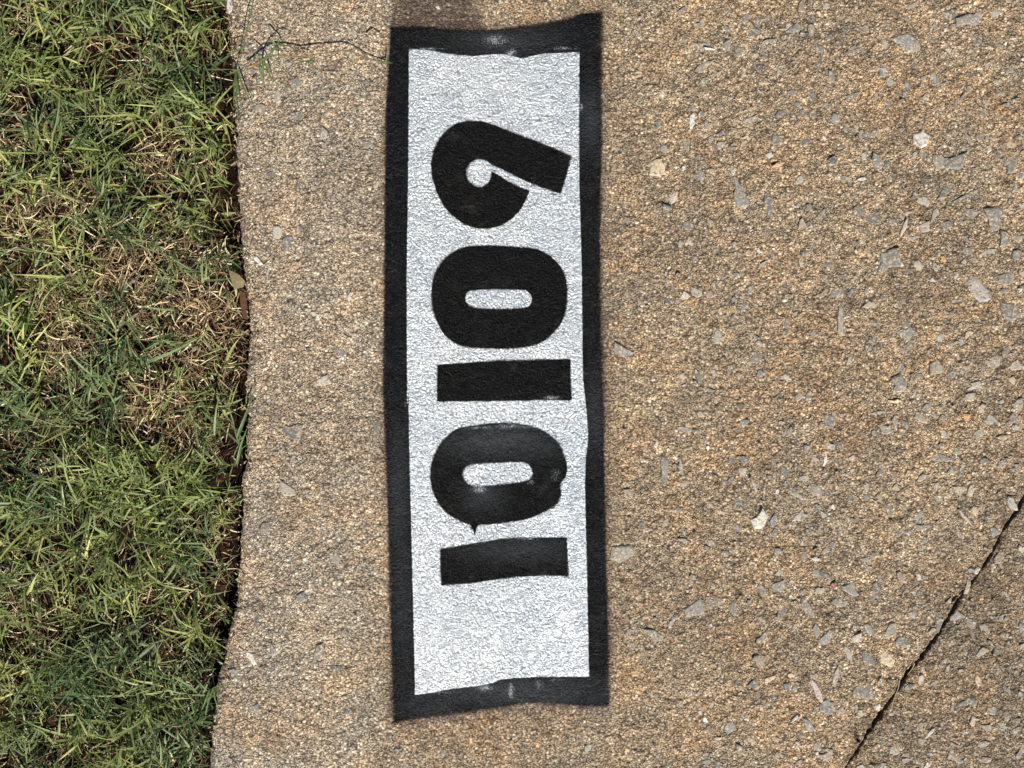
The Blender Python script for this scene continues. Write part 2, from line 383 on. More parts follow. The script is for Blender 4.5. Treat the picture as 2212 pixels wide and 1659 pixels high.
idx = np.arange(NX * NY).reshape(NY, NX)
Q = np.stack([idx[:-1, :-1], idx[:-1, 1:], idx[1:, 1:], idx[1:, :-1]], -1).reshape(-1, 4)
froad = road[:-1, :-1].reshape(-1)
allco = np.stack([X, Y, Z], -1).reshape(-1, 3)
A = dict(dirty=dirty, stain=stain, earth=earth, pale=pale)
def subgrid(faces, name, mat, extra=None, skirt=None, **kw):
    u, inv = np.unique(faces, return_inverse=True); f = inv.reshape(faces.shape)
    co = allco[u]; at = {k: v.reshape(-1)[u] for k, v in (extra or A).items()}
    fl = [f]
    if skirt is not None:
        p = np.searchsorted(u, skirt); n = len(co); dn = co[p].copy(); dn[:, 2] -= .05; dn[:, 0] += .002
        co = np.concatenate([co, dn]); at = {k: np.concatenate([v, v[p]]) for k, v in at.items()}
        i = np.arange(len(p) - 1)
        fl.append(np.stack([p[i], p[i + 1], n + i + 1, n + i], -1))
    return mesh_obj(name, co, fl, mat, smooth=True, attrs=at, **kw)
kerb = subgrid(Q[~froad], "kerb", M_CON, skirt=idx[:, 0])
tag(kerb, "tan exposed-aggregate concrete kerb rolling down into its gutter beside the lawn", "kerb", kind='structure')
roado = subgrid(Q[froad], "road", M_CON)
tag(roado, "concrete road slab beyond the dark open joint in the bottom corner", "road", kind='structure')

# ------------------------------------------------------------------ painted house number
def paint_part(name, sdf_mm, lift, mat, parent, margin=2.2):
    keep = (sdf_mm > -margin)
    fk = (keep[:-1, :-1] | keep[:-1, 1:] | keep[1:, 1:] | keep[1:, :-1]).reshape(-1)
    f = Q[fk]; u, inv = np.unique(f, return_inverse=True)
    co = allco[u].copy(); co[:, 2] += lift
    return mesh_obj(name, co, inv.reshape(f.shape), mat, parent, smooth=True, attrs={'edge': sdf_mm.reshape(-1)[u], 'wear': WEAR.reshape(-1)[u], 'haze': HAZE.reshape(-1)[u]})
near = (PXg > 800) & (PXg < 1360) & (PYg > -10) & (PYg < 1620)
WEAR = np.zeros(X.shape)
for k_, cx_, cy_, rx_, ry_, a_ in [(4, 1000, 320, 130, 70, .75), (4, 480, 385, 160, 14, .9), (4, 1550, 385, 120, 18, .9), (4, 1130, 420, 60, 50, .8), (4, 1690, 850, 26, 60, .7), (5, 860, 855, 50, 16, .5), (6, 880, 860, 80, 40, .9), (6, 1290, 800, 40, 30, .8), (6, 1480, 740, 60, 60, .7), (6, 1150, 360, 260, 28, .7), (6, 900, 370, 200, 22, .6), (6, 760, 1280, 220, 26, .7), (6, 1250, 1240, 120, 26, .9),
        (7, 1130, 1040, 36, 90, .9), (7, 930, 1030, 110, 36, .9), (7, 560, 1060, 190, 18, .7), (7, 1350, 1000, 60, 60, .6), (7, 1500, 960, 200, 22, .5), (6, 1400, 1545, 60, 30, .6), (5, 1450, 1540, 90, 22, .8), (5, 300, 1580, 24, 60, .6)]:
    (wx_, wy_), = C(k_, [(cx_, cy_)])
    WEAR = np.maximum(WEAR, a_ * np.exp(-((PXg - wx_) / (rx_ * .2728)) ** 2 - ((PYg - wy_) / (ry_ * .2728)) ** 2))
WEAR *= .55 + .75 * fbm(X, Y, .0035, 3, 120)
HAZE = np.zeros(X.shape)     # thin grey overspray over the black
for k_, cx_, cy_, rx_, ry_, a_ in [(7, 1200, 1060, 700, 110, .8), (7, 500, 1150, 250, 100, .4), (6, 1050, 470, 480, 140, .8), (6, 900, 900, 160, 120, .6), (6, 1200, 1330, 420, 100, .6), (4, 1100, 330, 400, 110, .6), (4, 1760, 950, 90, 260, .6), (6, 1790, 300, 80, 300, .5), (6, 240, 900, 90, 500, .5), (7, 280, 300, 90, 500, .4)]:
    (wx_, wy_), = C(k_, [(cx_, cy_)])
    HAZE = np.maximum(HAZE, a_ * np.exp(-((PXg - wx_) / (rx_ * .2728)) ** 2 - ((PYg - wy_) / (ry_ * .2728)) ** 2))
def sdf_of(poly, hole=None, it=1):
    o = np.full(X.shape, -99.)
    P_ = smooth_poly(poly, it) if it else poly
    d = seg_dist(PXg[near], PYg[near], P_)
    if hole is not None: d = np.minimum(d, -seg_dist(PXg[near], PYg[near], smooth_poly(hole, 2)))
    o[near] = d * S * 1000
    return o
plate = empty("painted_house_number", (0, 0, float(prof(0.))))
tag(plate, "black-framed silver plate with black house number 10109 sprayed on the kerb face", "house number")
def attach(o):
    o.parent = plate; o.matrix_parent_inverse = plate.matrix_world.inverted()
    return o
bpy.context.view_layer.update()
s_sil = sdf_of(SILVER, it=0); s_bor = sdf_of(BORDER, it=0)
s_ring = np.minimum(s_bor, -s_sil + 3.0)          # the black runs a little under the silver
for name, sd_, lift, mat in (("border", s_ring, .00015, M_BORDER), ("background", s_sil, .00030, M_SILVER)):
    attach(paint_part(name, sd_, lift, mat, None))
for poly, hole, it, lab in ((ONE_B, None, 0, "stencilled one at the start of the number"), (ZERO_B, ZERO_B_IN, 1, "stencilled zero with a ragged notch in its edge"),
                       (ONE_A, None, 0, "stencilled one between the two zeros"), (ZERO_A, ZERO_A_IN, 1, "stencilled zero beside the nine"), (NINE, None, 0, "stencilled nine with an open stencil slot")):
    o = attach(paint_part("digit", sdf_of(poly, hole, it), .00045, M_DIGIT, None)); o['label'] = lab

# ------------------------------------------------------------------ exposed stones
GREY = (.175, .172, .163); PALE = (.31, .285, .24); WHITE = (.62, .60, .54); DARK = (.10, .10, .105); BRN = (.24, .19, .16)
CREAM = (.46, .37, .25); AMB = (.50, .24, .07); GRN = (.25, .245, .20)
def K(ox, oy, k, rows):
    return [((ox + a * k) / 1.8228, (oy + b * k) / 1.8228, w * k / 1.8228, h * k / 1.8228, ang, col) for a, b, w, h, ang, col in rows]
TR = K(2400, 0, .4069, [(690, 110, 90, 40, 55, GREY), (900, 90, 70, 60, 0, GREY), (1320, 160, 60, 95, 0, GREY), (895, 650, 180, 95, 35, BRN), (1140, 440, 90, 105, 20, GREY), (1250, 510, 105, 85, 10, GRN),
    (1450, 650, 110, 65, 0, DARK), (1500, 805, 85, 45, 0, CREAM), (900, 430, 170, 60, -10, GRN), (980, 475, 110, 22, -15, WHITE), (1560, 390, 110, 40, 15, GREY), (1950, 290, 70, 100, -20, GREY), (1860, 60, 85, 120, 0, BRN),
    (2140, 740, 85, 90, 0, GREY), (1960, 940, 70, 130, 0, GREY), (2085, 860, 55, 60, 0, GREY), (430, 1575, 150, 55, 28, CREAM), (530, 1440, 70, 100, 0, GREY), (470, 1200, 80, 90, 20, GREY), (745, 1410, 60, 160, 15, PALE),
    (1640, 1590, 90, 50, 20, (.60, .36, .22)), (1545, 1500, 65, 50, -20, WHITE), (980, 1350, 65, 75, 0, GREY), (1090, 1290, 80, 50, 10, GREY), (1870, 1090, 60, 85, 20, GREY), (2180, 1150, 90, 80, 0, GREY), (2150, 1560, 80, 110, 0, GREY),
    (1460, 890, 80, 16, -40, WHITE), (615, 545, 35, 30, 0, AMB), (1180, 1430, 70, 35, -10, GREY)])
TR += K(3132, 600, .4069, [(800, 95, 110, 150, 0, GREY), (890, 105, 50, 120, -10, GREY), (345, 130, 60, 170, -8, GREY), (1420, 85, 170, 135, 0, GRN), (2085, 110, 135, 120, 0, GREY), (660, 30, 60, 70, 0, PALE), (35, 270, 80, 90, 0, PALE),
    (1470, 350, 80, 190, -20, GREY), (745, 640, 175, 120, -25, GREY), (930, 1030, 160, 150, 20, GREY), (1440, 720, 210, 75, 38, GREY), (1260, 715, 110, 95, 0, PALE), (1350, 600, 55, 130, -15, PALE), (1055, 715, 55, 115, -20, PALE),
    (1710, 585, 130, 90, 20, GREY), (1135, 830, 115, 50, 5, PALE), (1775, 1340, 110, 300, 28, (.30, .28, .27)), (2040, 1220, 125, 135, 30, GREY), (2020, 825, 105, 120, 20, GREY), (1690, 405, 220, 45, 28, GREY), (1660, 950, 100, 60, 0, PALE),
    (1860, 965, 130, 50, 22, PALE), (1185, 1090, 105, 95, 0, PALE), (1360, 1110, 50, 90, 0, PALE), (410, 1360, 130, 95, -15, GREY), (540, 1350, 65, 60, 0, GREY), (2080, 1530, 220, 130, -20, GREY), (630, 260, 75, 35, 20, WHITE),
    (1430, 1030, 55, 50, 0, AMB), (1325, 1235, 40, 40, 0, WHITE), (2170, 1330, 42, 35, 0, WHITE), (2190, 1170, 60, 60, 0, CREAM), (720, 1480, 130, 60, 0, PALE), (2170, 230, 90, 60, 0, GREY)])
TR += K(3132, 1400, .4069, [(1370, 110, 180, 110, -35, PALE), (1925, 60, 150, 120, 20, PALE), (2140, 90, 130, 110, 30, PALE), (1005, 290, 145, 130, 0, GREY), (1740, 290, 150, 90, 20, PALE), (1690, 400, 85, 95, 0, PALE), (1800, 510, 85, 65, -10, CREAM),
    (2100, 240, 75, 85, 0, CREAM), (1890, 630, 125, 125, 0, PALE), (1770, 760, 190, 70, 38, PALE), (2000, 790, 150, 45, 0, CREAM), (1195, 590, 155, 65, -42, PALE), (1055, 660, 100, 50, -38, GREY), (1450, 765, 125, 50, -48, PALE),
    (1415, 870, 60, 80, 0, GREY), (1390, 985, 160, 90, -15, GREY), (1500, 1110, 85, 80, 0, GREY), (1570, 920, 70, 85, -30, PALE), (1220, 1180, 150, 50, 42, PALE), (1590, 1300, 150, 75, 0, PALE), (1695, 1310, 75, 110, -10, PALE),
    (1370, 1260, 65, 75, 0, PALE), (1735, 1500, 80, 90, 15, CREAM), (1620, 1550, 190, 40, -48, PALE), (2090, 1430, 120, 90, -40, PALE), (900, 1490, 75, 120, 0, GREY), (815, 1135, 60, 75, 0, GREY), (965, 1270, 65, 60, 20, PALE),
    (190, 1310, 115, 110, 0, (.17, .17, .18)), (325, 1325, 60, 60, 0, DARK), (50, 1550, 120, 95, 0, PALE), (265, 1540, 55, 75, 0, PALE), (520, 1585, 90, 60, -20, PALE), (125, 390, 70, 110, 0, GREY), (25, 400, 75, 65, -30, PALE),
    (190, 1000, 110, 45, -42, PALE), (285, 1015, 45, 75, -15, WHITE), (430, 870, 60, 80, 0, GREY), (1655, 595, 70, 65, 0, AMB), (815, 550, 130, 40, 0, PALE), (690, 120, 45, 95, 0, GRN), (250, 670, 65, 40, 20, GREY), (2140, 1080, 50, 80, 0, GREY),
    (2105, 610, 110, 85, -15, GREY), (360, 1465, 28, 50, 15, WHITE), (960, 445, 110, 38, 0, CREAM)])
TR += K(2400, 1600, .4069, [(530, 590, 85, 185, 0, GREY), (195, 835, 85, 90, 20, PALE), (1585, 1100, 85, 105, 0, (.17, .18, .20)), (1445, 1100, 130, 200, -25, WHITE), (1840, 1060, 110, 95, 0, PALE), (1235, 1180, 115, 50, -42, GREY),
    (120, 1420, 250, 110, 28, GRN), (1625, 1400, 80, 75, 0, GREY), (1260, 930, 105, 60, -35, GREY), (1290, 620, 80, 70, 10, PALE), (1300, 510, 85, 80, 0, GREY), (990, 660, 165, 30, -15, (.05, .04, .035)), (550, 1110, 55, 120, -25, PALE),
    (665, 1010, 85, 65, 0, GREY), (955, 400, 40, 45, 0, WHITE), (2000, 1475, 65, 40, -10, WHITE), (1740, 235, 50, 80, 0, GREY), (740, 225, 120, 60, -10, GREY), (1665, 155, 100, 28, -10, PALE), (1120, 1420, 110, 50, 0, GREY),
    (2055, 1620, 150, 60, -25, GREY), (625, 580, 42, 38, 0, CREAM), (780, 650, 38, 38, 0, AMB), (685, 590, 40, 150, 12, GREY), (1400, 770, 40, 150, 25, PALE)])
TR += K(2932, 2199, .4973, [(260, 230, 125, 90, 0, GREY), (140, 260, 70, 90, 0, GREY), (600, 255, 80, 60, 15, PALE), (570, 120, 160, 55, -10, GREY), (840, 245, 70, 120, 25, PALE), (1030, 285, 85, 150, 0, GREY), (500, 385, 70, 150, 20, GREY),
    (290, 430, 130, 55, 35, GREY), (660, 630, 95, 120, 0, GREY), (560, 570, 60, 110, -8, PALE), (985, 560, 60, 120, 25, GREY), (885, 635, 90, 75, 0, PALE), (1165, 560, 95, 120, 0, PALE), (820, 750, 50, 120, 20, PALE), (985, 790, 60, 140, 25, GREY),
    (1130, 795, 120, 85, 0, CREAM), (720, 945, 50, 120, -10, PALE), (935, 1050, 155, 150, 10, GREY), (190, 960, 110, 50, 42, CREAM), (80, 990, 100, 70, -25, GREY), (575, 1050, 45, 155, 28, (.55, .42, .38)), (510, 1330, 60, 125, 25, GREY),
    (400, 1270, 110, 22, 42, WHITE), (740, 1320, 40, 40, 20, PALE), (1190, 1520, 75, 100, -20, PALE), (1470, 1380, 26, 95, -38, WHITE), (1890, 1470, 100, 50, 25, GREY), (1400, 960, 45, 90, -20, PALE), (1880, 740, 100, 60, 25, PALE),
    (1300, 1020, 70, 60, 0, GREY), (700, 215, 55, 55, 0, (.16, .05, .04)), (405, 350, 40, 30, 0, DARK), (1800, 1145, 160, 80, 0, DARK), (1775, 955, 55, 75, 0, (.06, .035, .025)), (2190, 825, 50, 80, 0, DARK), (1240, 150, 70, 75, 0, BRN), (560, 8, 60, 28, 0, WHITE)])
for r in [(762, 70, 18, 26, 0, PALE), (600, 503, 26, 26, 0, PALE), (557, 562, 26, 8, -35, WHITE), (755, 643, 8, 20, -20, WHITE), (697, 824, 34, 24, 0, PALE), (628, 930, 40, 34, -20, GREY), (620, 1058, 38, 26, 0, PALE), (545, 262, 16, 12, 0, PALE),
          (600, 210, 20, 24, 0, PALE), (640, 250, 24, 22, 0, GREY), (560, 235, 24, 20, 0, PALE), (620, 525, 22, 30, 0, GREY), (541, 1420, 14, 30, 30, WHITE), (812, 935, 14, 44, -8, GREY), (590, 1408, 18, 22, 0, GREY), (690, 1405, 20, 30, -30, GREY), (548, 1530, 22, 20, 0, GREY),
          (505, 1455, 24, 18, 40, (.18, .18, .19)), (496, 10, 12, 40, 8, (.42, .45, .47)), (725, 1445, 30, 20, 0, GREY), (572, 1140, 20, 28, 0, GREY), (650, 1290, 26, 20, 20, GREY), (700, 290, 16, 26, 0, PALE), (790, 310, 20, 14, 0, GREY),
          (1350, 1195, 60, 34, 25, GRN), (1345, 760, 44, 26, 0, GREY), (1420, 365, 30, 44, -40, CREAM), (1495, 260, 16, 30, 0, WHITE), (1660, 440, 20, 66, 12, GREY), (1920, 560, 30, 60, -30, GREY), (1815, 690, 16, 60, 0, PALE), (2060, 350, 44, 36, 0, GREY), (1990, 300, 26, 44, 0, WHITE),
          (1600, 420, 26, 60, 20, GREY), (1480, 640, 22, 16, 0, WHITE), (1550, 730, 20, 34, 0, PALE), (1410, 1370, 38, 20, -10, GRN), (1500, 1315, 40, 38, 0, GREY), (1585, 1320, 18, 46, 12, GREY), (2100, 40, 50, 30, 20, GREY), (2150, 470, 40, 50, 0, GREY), (1960, 90, 60, 30, -15, GREY), (1520, 100, 34, 20, 0, GREY)]:
    TR.append(r)
TR.sort(key=lambda r: -r[2] * r[3])
_used = []
rs = np.random.default_rng(77)
def surf(x, y):     # height of the finished surface at a point (fine area)
    j = np.clip(np.searchsorted(ys, y), 1, NY - 1)
    row = X[j]; i = np.clip(np.searchsorted(row, x), 1, NX - 1)
    return Z[j, i]
def stone_geo(cx, cy, w, h, ang, tilt=.07, rise=.0007):
    n = rs.integers(6, 11)
    a = np.sort((np.arange(n) + rs.uniform(-.33, .33, n)) / n * 2 * np.pi)
    r = rs.uniform(.62, 1.12, n) * (1 + .22 * np.cos(2 * a + rs.uniform(0, 6)) + .14 * np.cos(3 * a + rs.uniform(0, 6)))
    ux, uy = np.cos(a) * r * w / 2, np.sin(a) * r * h / 2
    c, s = math.cos(math.radians(ang)), math.sin(math.radians(ang))
    ox, oy = ux * c - uy * s, ux * s + uy * c
    z0 = float(surf(cx, cy)); tx, ty = rs.normal(0, tilt, 2)
    gx = float(prof(cx + .002) - prof(cx - .002)) / .004
    def ring(k, dz): return np.stack([cx + ox * k, cy + oy * k, z0 + dz + ox * k * (gx + tx) + oy * k * ty], -1)
    ctr = np.array([[cx + ox.mean() * .3, cy + oy.mean() * .3, z0 + rise * 1.25]])
    co = np.concatenate([ring(1.0, -.0016), ring(.97, rise * .1), ring(.80, rise), ctr])
    i = np.arange(n); j = (i + 1) % n
    q = np.concatenate([np.stack([i, j, n + j, n + i], -1), np.stack([n + i, n + j, 2 * n + j, 2 * n + i], -1)])
    t = np.stack([2 * n + i, 2 * n + j, np.full(n, 3 * n)], -1)
    return co, q, t
def jit(col, k=.18):
    m = float(np.clip(1 + rs.normal(0, k), .6, 1.4)); w = rs.normal(0, .03)
    return tuple(float(np.clip(c * m * f, 0.01, .9)) for c, f in zip(col, (1 + w, 1, 1 - w)))
def on_road(px, py):
    for a, b in zip(CRACK[:-1], CRACK[1:]):
        lo, hi = sorted((a[1], b[1]))
        if lo <= py <= hi: return px > a[0] + (py - a[1]) / (b[1] - a[1]) * (b[0] - a[0])
    return False
bulk = {False: [], True: []}
for n_, (px, py, w, h, ang, col) in enumerate(TR):
    x, y, z = (float(v) for v in p2w(px, py)); k = S * 1.04
    co, q, t = stone_geo(x, y, w * k * 1.32, h * k * 1.32, ang); rd = on_road(px, py)
    c = jit(col)
    if n_ < 96:
        mesh_obj("exposed_stone", co, [q, t], M_STONE, roado if rd else kerb, cols=np.tile(c, (len(co), 1)))
    else: bulk[rd].append((co, q, t, c))
    _used.append((x, y, max(w, h) * k * .62))
U = np.array(_used)
# lesser stones, scattered
tries = 0; cnt = 0
bl = np.array(BORDER)
while cnt < 2600 and tries < 40000:
    tries += 1
    px, py = rs.uniform(490, 2330), rs.uniform(-90, 1750)
    x, y, z = (float(v) for v in p2w(px, py))
    if px < np.interp(py, EDGE[:, 0], EDGE[:, 1]) + 14: continue
    if 815 < px < 1345 and 20 < py < 1580: continue
    dens = .35 if px < 840 else .45 + .55 * min(1, max(0, (px - 1350) / 500))
    if rs.random() > dens: continue
    if np.min(np.hypot(U[:, 0] - x, U[:, 1] - y) - U[:, 2]) < .002: continue
    w = float(np.clip(rs.lognormal(math.log(.0042 if px > 1450 else .0030), .55 if px > 1450 else .45), .0012, .0125)); h = w * rs.uniform(.35, .9)
    if any(abs(v) < 0 for v in ()): continue
    co, q, t = stone_geo(x, y, w, h, rs.uniform(0, 180), .08, .0004)
    m = rs.random(); col = GREY if m < .50 else PALE if m < .68 else BRN if m < .80 else CREAM if m < .88 else WHITE if m < .915 else DARK if m < .97 else AMB
    if w > .006 and col in (WHITE, AMB, DARK): col = GREY
    dj = seg_dist(np.array([px]), np.array([py]), CRACK, closed=False)[0]
    if dj < 12: continue
    bulk[bool(on_road(px, py))].append((co, q, t, jit(col, .16))); cnt += 1
for rd, lst in bulk.items():
    if not lst: continue
    n = 0; CO = []; QQ = []; TT = []; CC = []
    for co, q, t, c in lst:
        CO.append(co); QQ.append(q + n); TT.append(t + n); CC.append(np.tile(c, (len(co), 1))); n += len(co)
    o = mesh_obj("small_exposed_stones", np.concatenate(CO), [np.concatenate(QQ), np.concatenate(TT)], M_STONE, roado if rd else kerb, cols=np.concatenate(CC)); o['kind'] = 'stuff'

# ------------------------------------------------------------------ soil
xe = np.concatenate([-np.array([3.0, 2.2, 1.6, 1.2, 1.0, .9, .85]), np.arange(-.80, -.165, .0020)])
ye = np.concatenate([[-3, -2, -1.3, -.9], np.arange(-.76, .7601, .0020), [.9, 1.3, 2, 3]])
SX, SY = np.meshgrid(xe, ye)
def soil_h(x, y):
    e = (np.interp(829.5 - np.asarray(y) / S, EDGE[:, 0], EDGE[:, 1]) - 1106) * S
    d = e - x
    h = -.023 + .009 * (fbm(x, y, .05, 3, 50) - .5) * 2 + .003 * (fbm(x, y, .008, 3, 55) - .5) * 2 + .0022 * np.abs(vnoise(x, y, .004, 60) - .5)
    h = h - .020 * (1 - sstep(.004, .016, d))
    for (bx, by, r, a) in [(130, 715, 55, -.006), (152, 745, 22, .007), (340, 1415, 22, .006), (345, 610, 30, -.003), (300, 120, 26, -.004)]:
        wx, wy = (bx - 1106) * S, (829.5 - by) * S
        h = h + a * np.exp(-((x - wx) ** 2 + (y - wy) ** 2) / (r * S) ** 2)
    return h
SZ = soil_h(SX, SY)
si = np.arange(SX.size).reshape(SX.shape)
SQ = np.stack([si[:-1, :-1], si[:-1, 1:], si[1:, 1:], si[1:, :-1]], -1).reshape(-1, 4)
soil = mesh_obj("soil", np.stack([SX, SY, SZ], -1).reshape(-1, 3), SQ, M_SOIL, smooth=True)
tag(soil, "dark red clay soil under the lawn, bare along the kerb edge", "soil", kind='structure')
base = mesh_obj("ground", np.array([(-60, -60, -.12), (60, -60, -.12), (60, 60, -.12), (-60, 60, -.12)]), np.array([[0, 1, 2, 3]]), M_SOIL)
tag(base, "red clay earth beneath lawn and kerb", "ground", kind='structure')

# ------------------------------------------------------------------ grass
def ribbons(base, dir0, length, width, droop, curl, nseg=5, fold=.25, roll=None):
    """vectorised blades: returns co (n*(nseg+1)*3,3), faces; each blade a folded tapering ribbon"""
    n = len(base); t = np.linspace(0, 1, nseg + 1)
    el = dir0[:, 0]; az = dir0[:, 1]
    seg = (length / nseg)[:, None]
    e_t = el[:, None] - droop[:, None] * t[None] ** 1.3
    a_t = az[:, None] + curl[:, None] * t[None]
    dx, dy, dz = np.cos(e_t) * np.cos(a_t), np.cos(e_t) * np.sin(a_t), np.sin(e_t)
    px = base[:, 0:1] + np.concatenate([np.zeros((n, 1)), np.cumsum(dx[:, :-1] * seg, 1)], 1)
    py = base[:, 1:2] + np.concatenate([np.zeros((n, 1)), np.cumsum(dy[:, :-1] * seg, 1)], 1)
    pz = base[:, 2:3] + np.concatenate([np.zeros((n, 1)), np.cumsum(dz[:, :-1] * seg, 1)], 1)
    wt = np.where(t < .22, .55 + t / .22 * .45, np.clip((1 - t) / .78, 0, 1) ** .72) * .5
    wt[-1] = .02
    w = width[:, None] * wt[None]
    if roll is None: roll = rng.normal(0, .5, n)
    ro = roll[:, None] + 0 * t[None]
    # side vector: horizontal perpendicular rolled about the blade
    sx, sy = -np.sin(a_t), np.cos(a_t)
    nx, ny, nz = -np.sin(e_t) * np.cos(a_t), -np.sin(e_t) * np.sin(a_t), np.cos(e_t)
    cr, sr = np.cos(ro), np.sin(ro)
    Sx, Sy, Sz = sx * cr + nx * sr, sy * cr + ny * sr, nz * sr
    Nx, Ny, Nz = -sx * sr + nx * cr, -sy * sr + ny * cr, nz * cr
    f = fold * w
    L = np.stack([px - Sx * w + Nx * f, py - Sy * w + Ny * f, pz - Sz * w + Nz * f], -1)
    M = np.stack([px, py, pz], -1)
    R = np.stack([px + Sx * w + Nx * f, py + Sy * w + Ny * f, pz + Sz * w + Nz * f], -1)
    co = np.stack([L, M, R], 2).reshape(-1, 3)
    k = (nseg + 1) * 3
    b = np.arange(n)[:, None, None] * k + np.arange(nseg)[None, :, None] * 3
    f1 = np.concatenate([b + 0, b + 1, b + 4, b + 3], 2); f2 = np.concatenate([b + 1, b + 2, b + 5, b + 4], 2)
    return co, np.concatenate([f1.reshape(-1, 4), f2.reshape(-1, 4)]), k

DRYP = [(330, 330, 60, .8), (60, 480, 75, .8), (150, 430, 50, .8), (250, 590, 85, .95), (130, 725, 70, 1.2), (320, 650, 90, .8), (440, 700, 90, .85), (400, 560, 70, .9), (300, 880, 70, .65), (380, 930, 60, .5), (5, 300, 45, .8), (30, 1250, 50, .5),
        (20, 1340, 40, .5), (340, 1415, 26, 1.0), (430, 800, 60, .7), (150, 80, 30, .4), (20, 40, 40, .6), (300, 130, 35, .7), (60, 640, 50, .6), (500, 450, 26, 1), (505, 560, 34, 1), (510, 680, 45, 1.2), (515, 800, 30, .9), (500, 1100, 24, .7), (495, 1330, 30, .9), (455, 1250, 20, .5), (130, 1620, 40, .6), (380, 1000, 50, .4), (60, 1000, 40, .4)]
def dryness(px, py):
    d = np.zeros_like(px)
    for bx, by, r, a in DRYP: d = np.maximum(d, a * np.exp(-(((px - bx) ** 2 + (py - by) ** 2) / r ** 2) ** 1.5))
    return np.clip(1.0 * d + .12 + .8 * (fbm(px * S, py * S, .017, 3, 70) - .5), 0, 1.1)
def edge_w(y): return (np.interp(829.5 - np.asarray(y) / S, EDGE[:, 0], EDGE[:, 1]) - 1106) * S

def lay(px, py): return (px - 1106) * S, (829.5 - py) * S
# shoots: short leaning stems that carry leaves along them
def make_green(nshoot):
    x = rng.uniform(-.75, -.17, nshoot); y = rng.uniform(-.70, .70, nshoot)
    px, py = x / S + 1106, 829.5 - y / S
    e = edge_w(y); d = e - x
    topv = ((py < 200) & (py > -200)) | ((py > 920) & (py < 1010)) | (py > 1440)
    gap = np.where(topv, .002, .0105 + .009 * (vnoise(y, y * 0, .02, 80) - .5))
    ok = (d > gap) & (rng.random(nshoot) > dryness(px, py) * 1.0)
    x, y, d, gap_ = x[ok], y[ok], d[ok], gap[ok]; n = len(x)
    z = soil_h(x, y) + rng.uniform(.0, 1, n) ** 1.2 * .019
    saz = rng.uniform(0, 2 * np.pi, n); sel_ = rng.uniform(.1, .8, n); sl_ = rng.uniform(.008, .026, n)
    # keep shoots near the kerb from running out over it
    toward = np.cos(saz) * sl_ > d
    saz[toward] = np.pi - saz[toward]
    B, Dr, Ln, Wd, Dp, Cu, Tn = [], [], [], [], [], [], []
    tone = rng.random(n)
    for k in range(6):
        m = rng.random(n) < [1, 1, .95, .8, .6, .45][k]
        t = (k + rng.random(n)) / 6
        bx = x + np.cos(saz) * np.cos(sel_) * sl_ * t; by = y + np.sin(saz) * np.cos(sel_) * sl_ * t; bz = z + np.sin(sel_) * sl_ * t
        az = saz + (1 if k % 2 else -1) * rng.uniform(.25, 1.25, n); ele = rng.uniform(-.05, .85, n)
        ln = rng.uniform(.007, .027, n) * (1 + .8 * (rng.random(n) < .12)); wd = rng.uniform(.0006, .0021, n)
        reach = np.cos(az) * ln * .8 + bx - edge_w(by)
        lim = np.where(rng.random(n) < np.where((829.5 - y / S < 190) & (y < .40), .35, .06), .009, np.where(gap_[:] < .003, .001, -.0045))
        ln = np.where(reach > lim, np.maximum(ln - (reach - lim), .004), ln)
        B.append(np.stack([bx, by, bz], -1)[m]); Dr.append(np.stack([ele, az], -1)[m]); Ln.append(ln[m]); Wd.append(wd[m])
        Dp.append(rng.uniform(.1, 1.1, n)[m]); Cu.append(rng.normal(0, .28, n)[m]); Tn.append((tone * .6 + rng.random(n) * .4)[m])
    # the stems themselves
    stem = (np.stack([x, y, z], -1), np.stack([sel_, saz], -1), sl_ * 1.05, np.full(n, .0009) + rng.uniform(0, .0004, n), rng.uniform(0, .3, n), rng.normal(0, .2, n), tone)
    return [np.concatenate(v) for v in (B, Dr, Ln, Wd, Dp, Cu, Tn)], stem
PAL = np.array([(.042, .064, .026), (.070, .105, .036), (.108, .155, .050), (.150, .200, .062), (.150, .185, .095), (.22, .265, .090), (.31, .33, .12), (.30, .31, .20)])
def tone_cols(tn, n):
    f = np.clip(tn * .999, 0, .999) * (len(PAL) - 1); i = f.astype(int); w = (f - i)[:, None]
    c = PAL[i] * (1 - w) + PAL[np.minimum(i + 1, len(PAL) - 1)] * w
    return c * (1 + rng.normal(0, .12, (n, 1)))
(gB, gD, gL, gW, gP, gC, gT), st = make_green(13500)
co1, f1, k1 = ribbons(gB, gD, gL, gW, gP, gC, 5)
patch = .56 + 1.20 * fbm(gB[:, 0], gB[:, 1], .035, 2, 95)[:, None]      # some clumps greener and younger than others
c1 = np.repeat(tone_cols(gT, len(gB)) * patch * np.where(patch > 1.1, [[1.04, 1.0, .92]], [[.90, 1., 1.15]]), k1, 0)
co2, f2, k2 = ribbons(st[0], st[1], st[2], st[3], st[4], st[5], 4, fold=.6)
c2 = np.repeat(np.clip(tone_cols(st[6], len(st[0])) * .5 + np.array([.16, .15, .065]), 0, 1), k2, 0)
# tip-to-base variation: bases paler, tips darker
grass = mesh_obj("grass", np.concatenate([co1, co2]), np.concatenate([f1, f2 + len(co1)]), M_GRASS, smooth=True, cols=np.concatenate([c1, c2]))
tag(grass, "short green bermuda grass of the lawn along the kerb", "grass", kind='stuff')

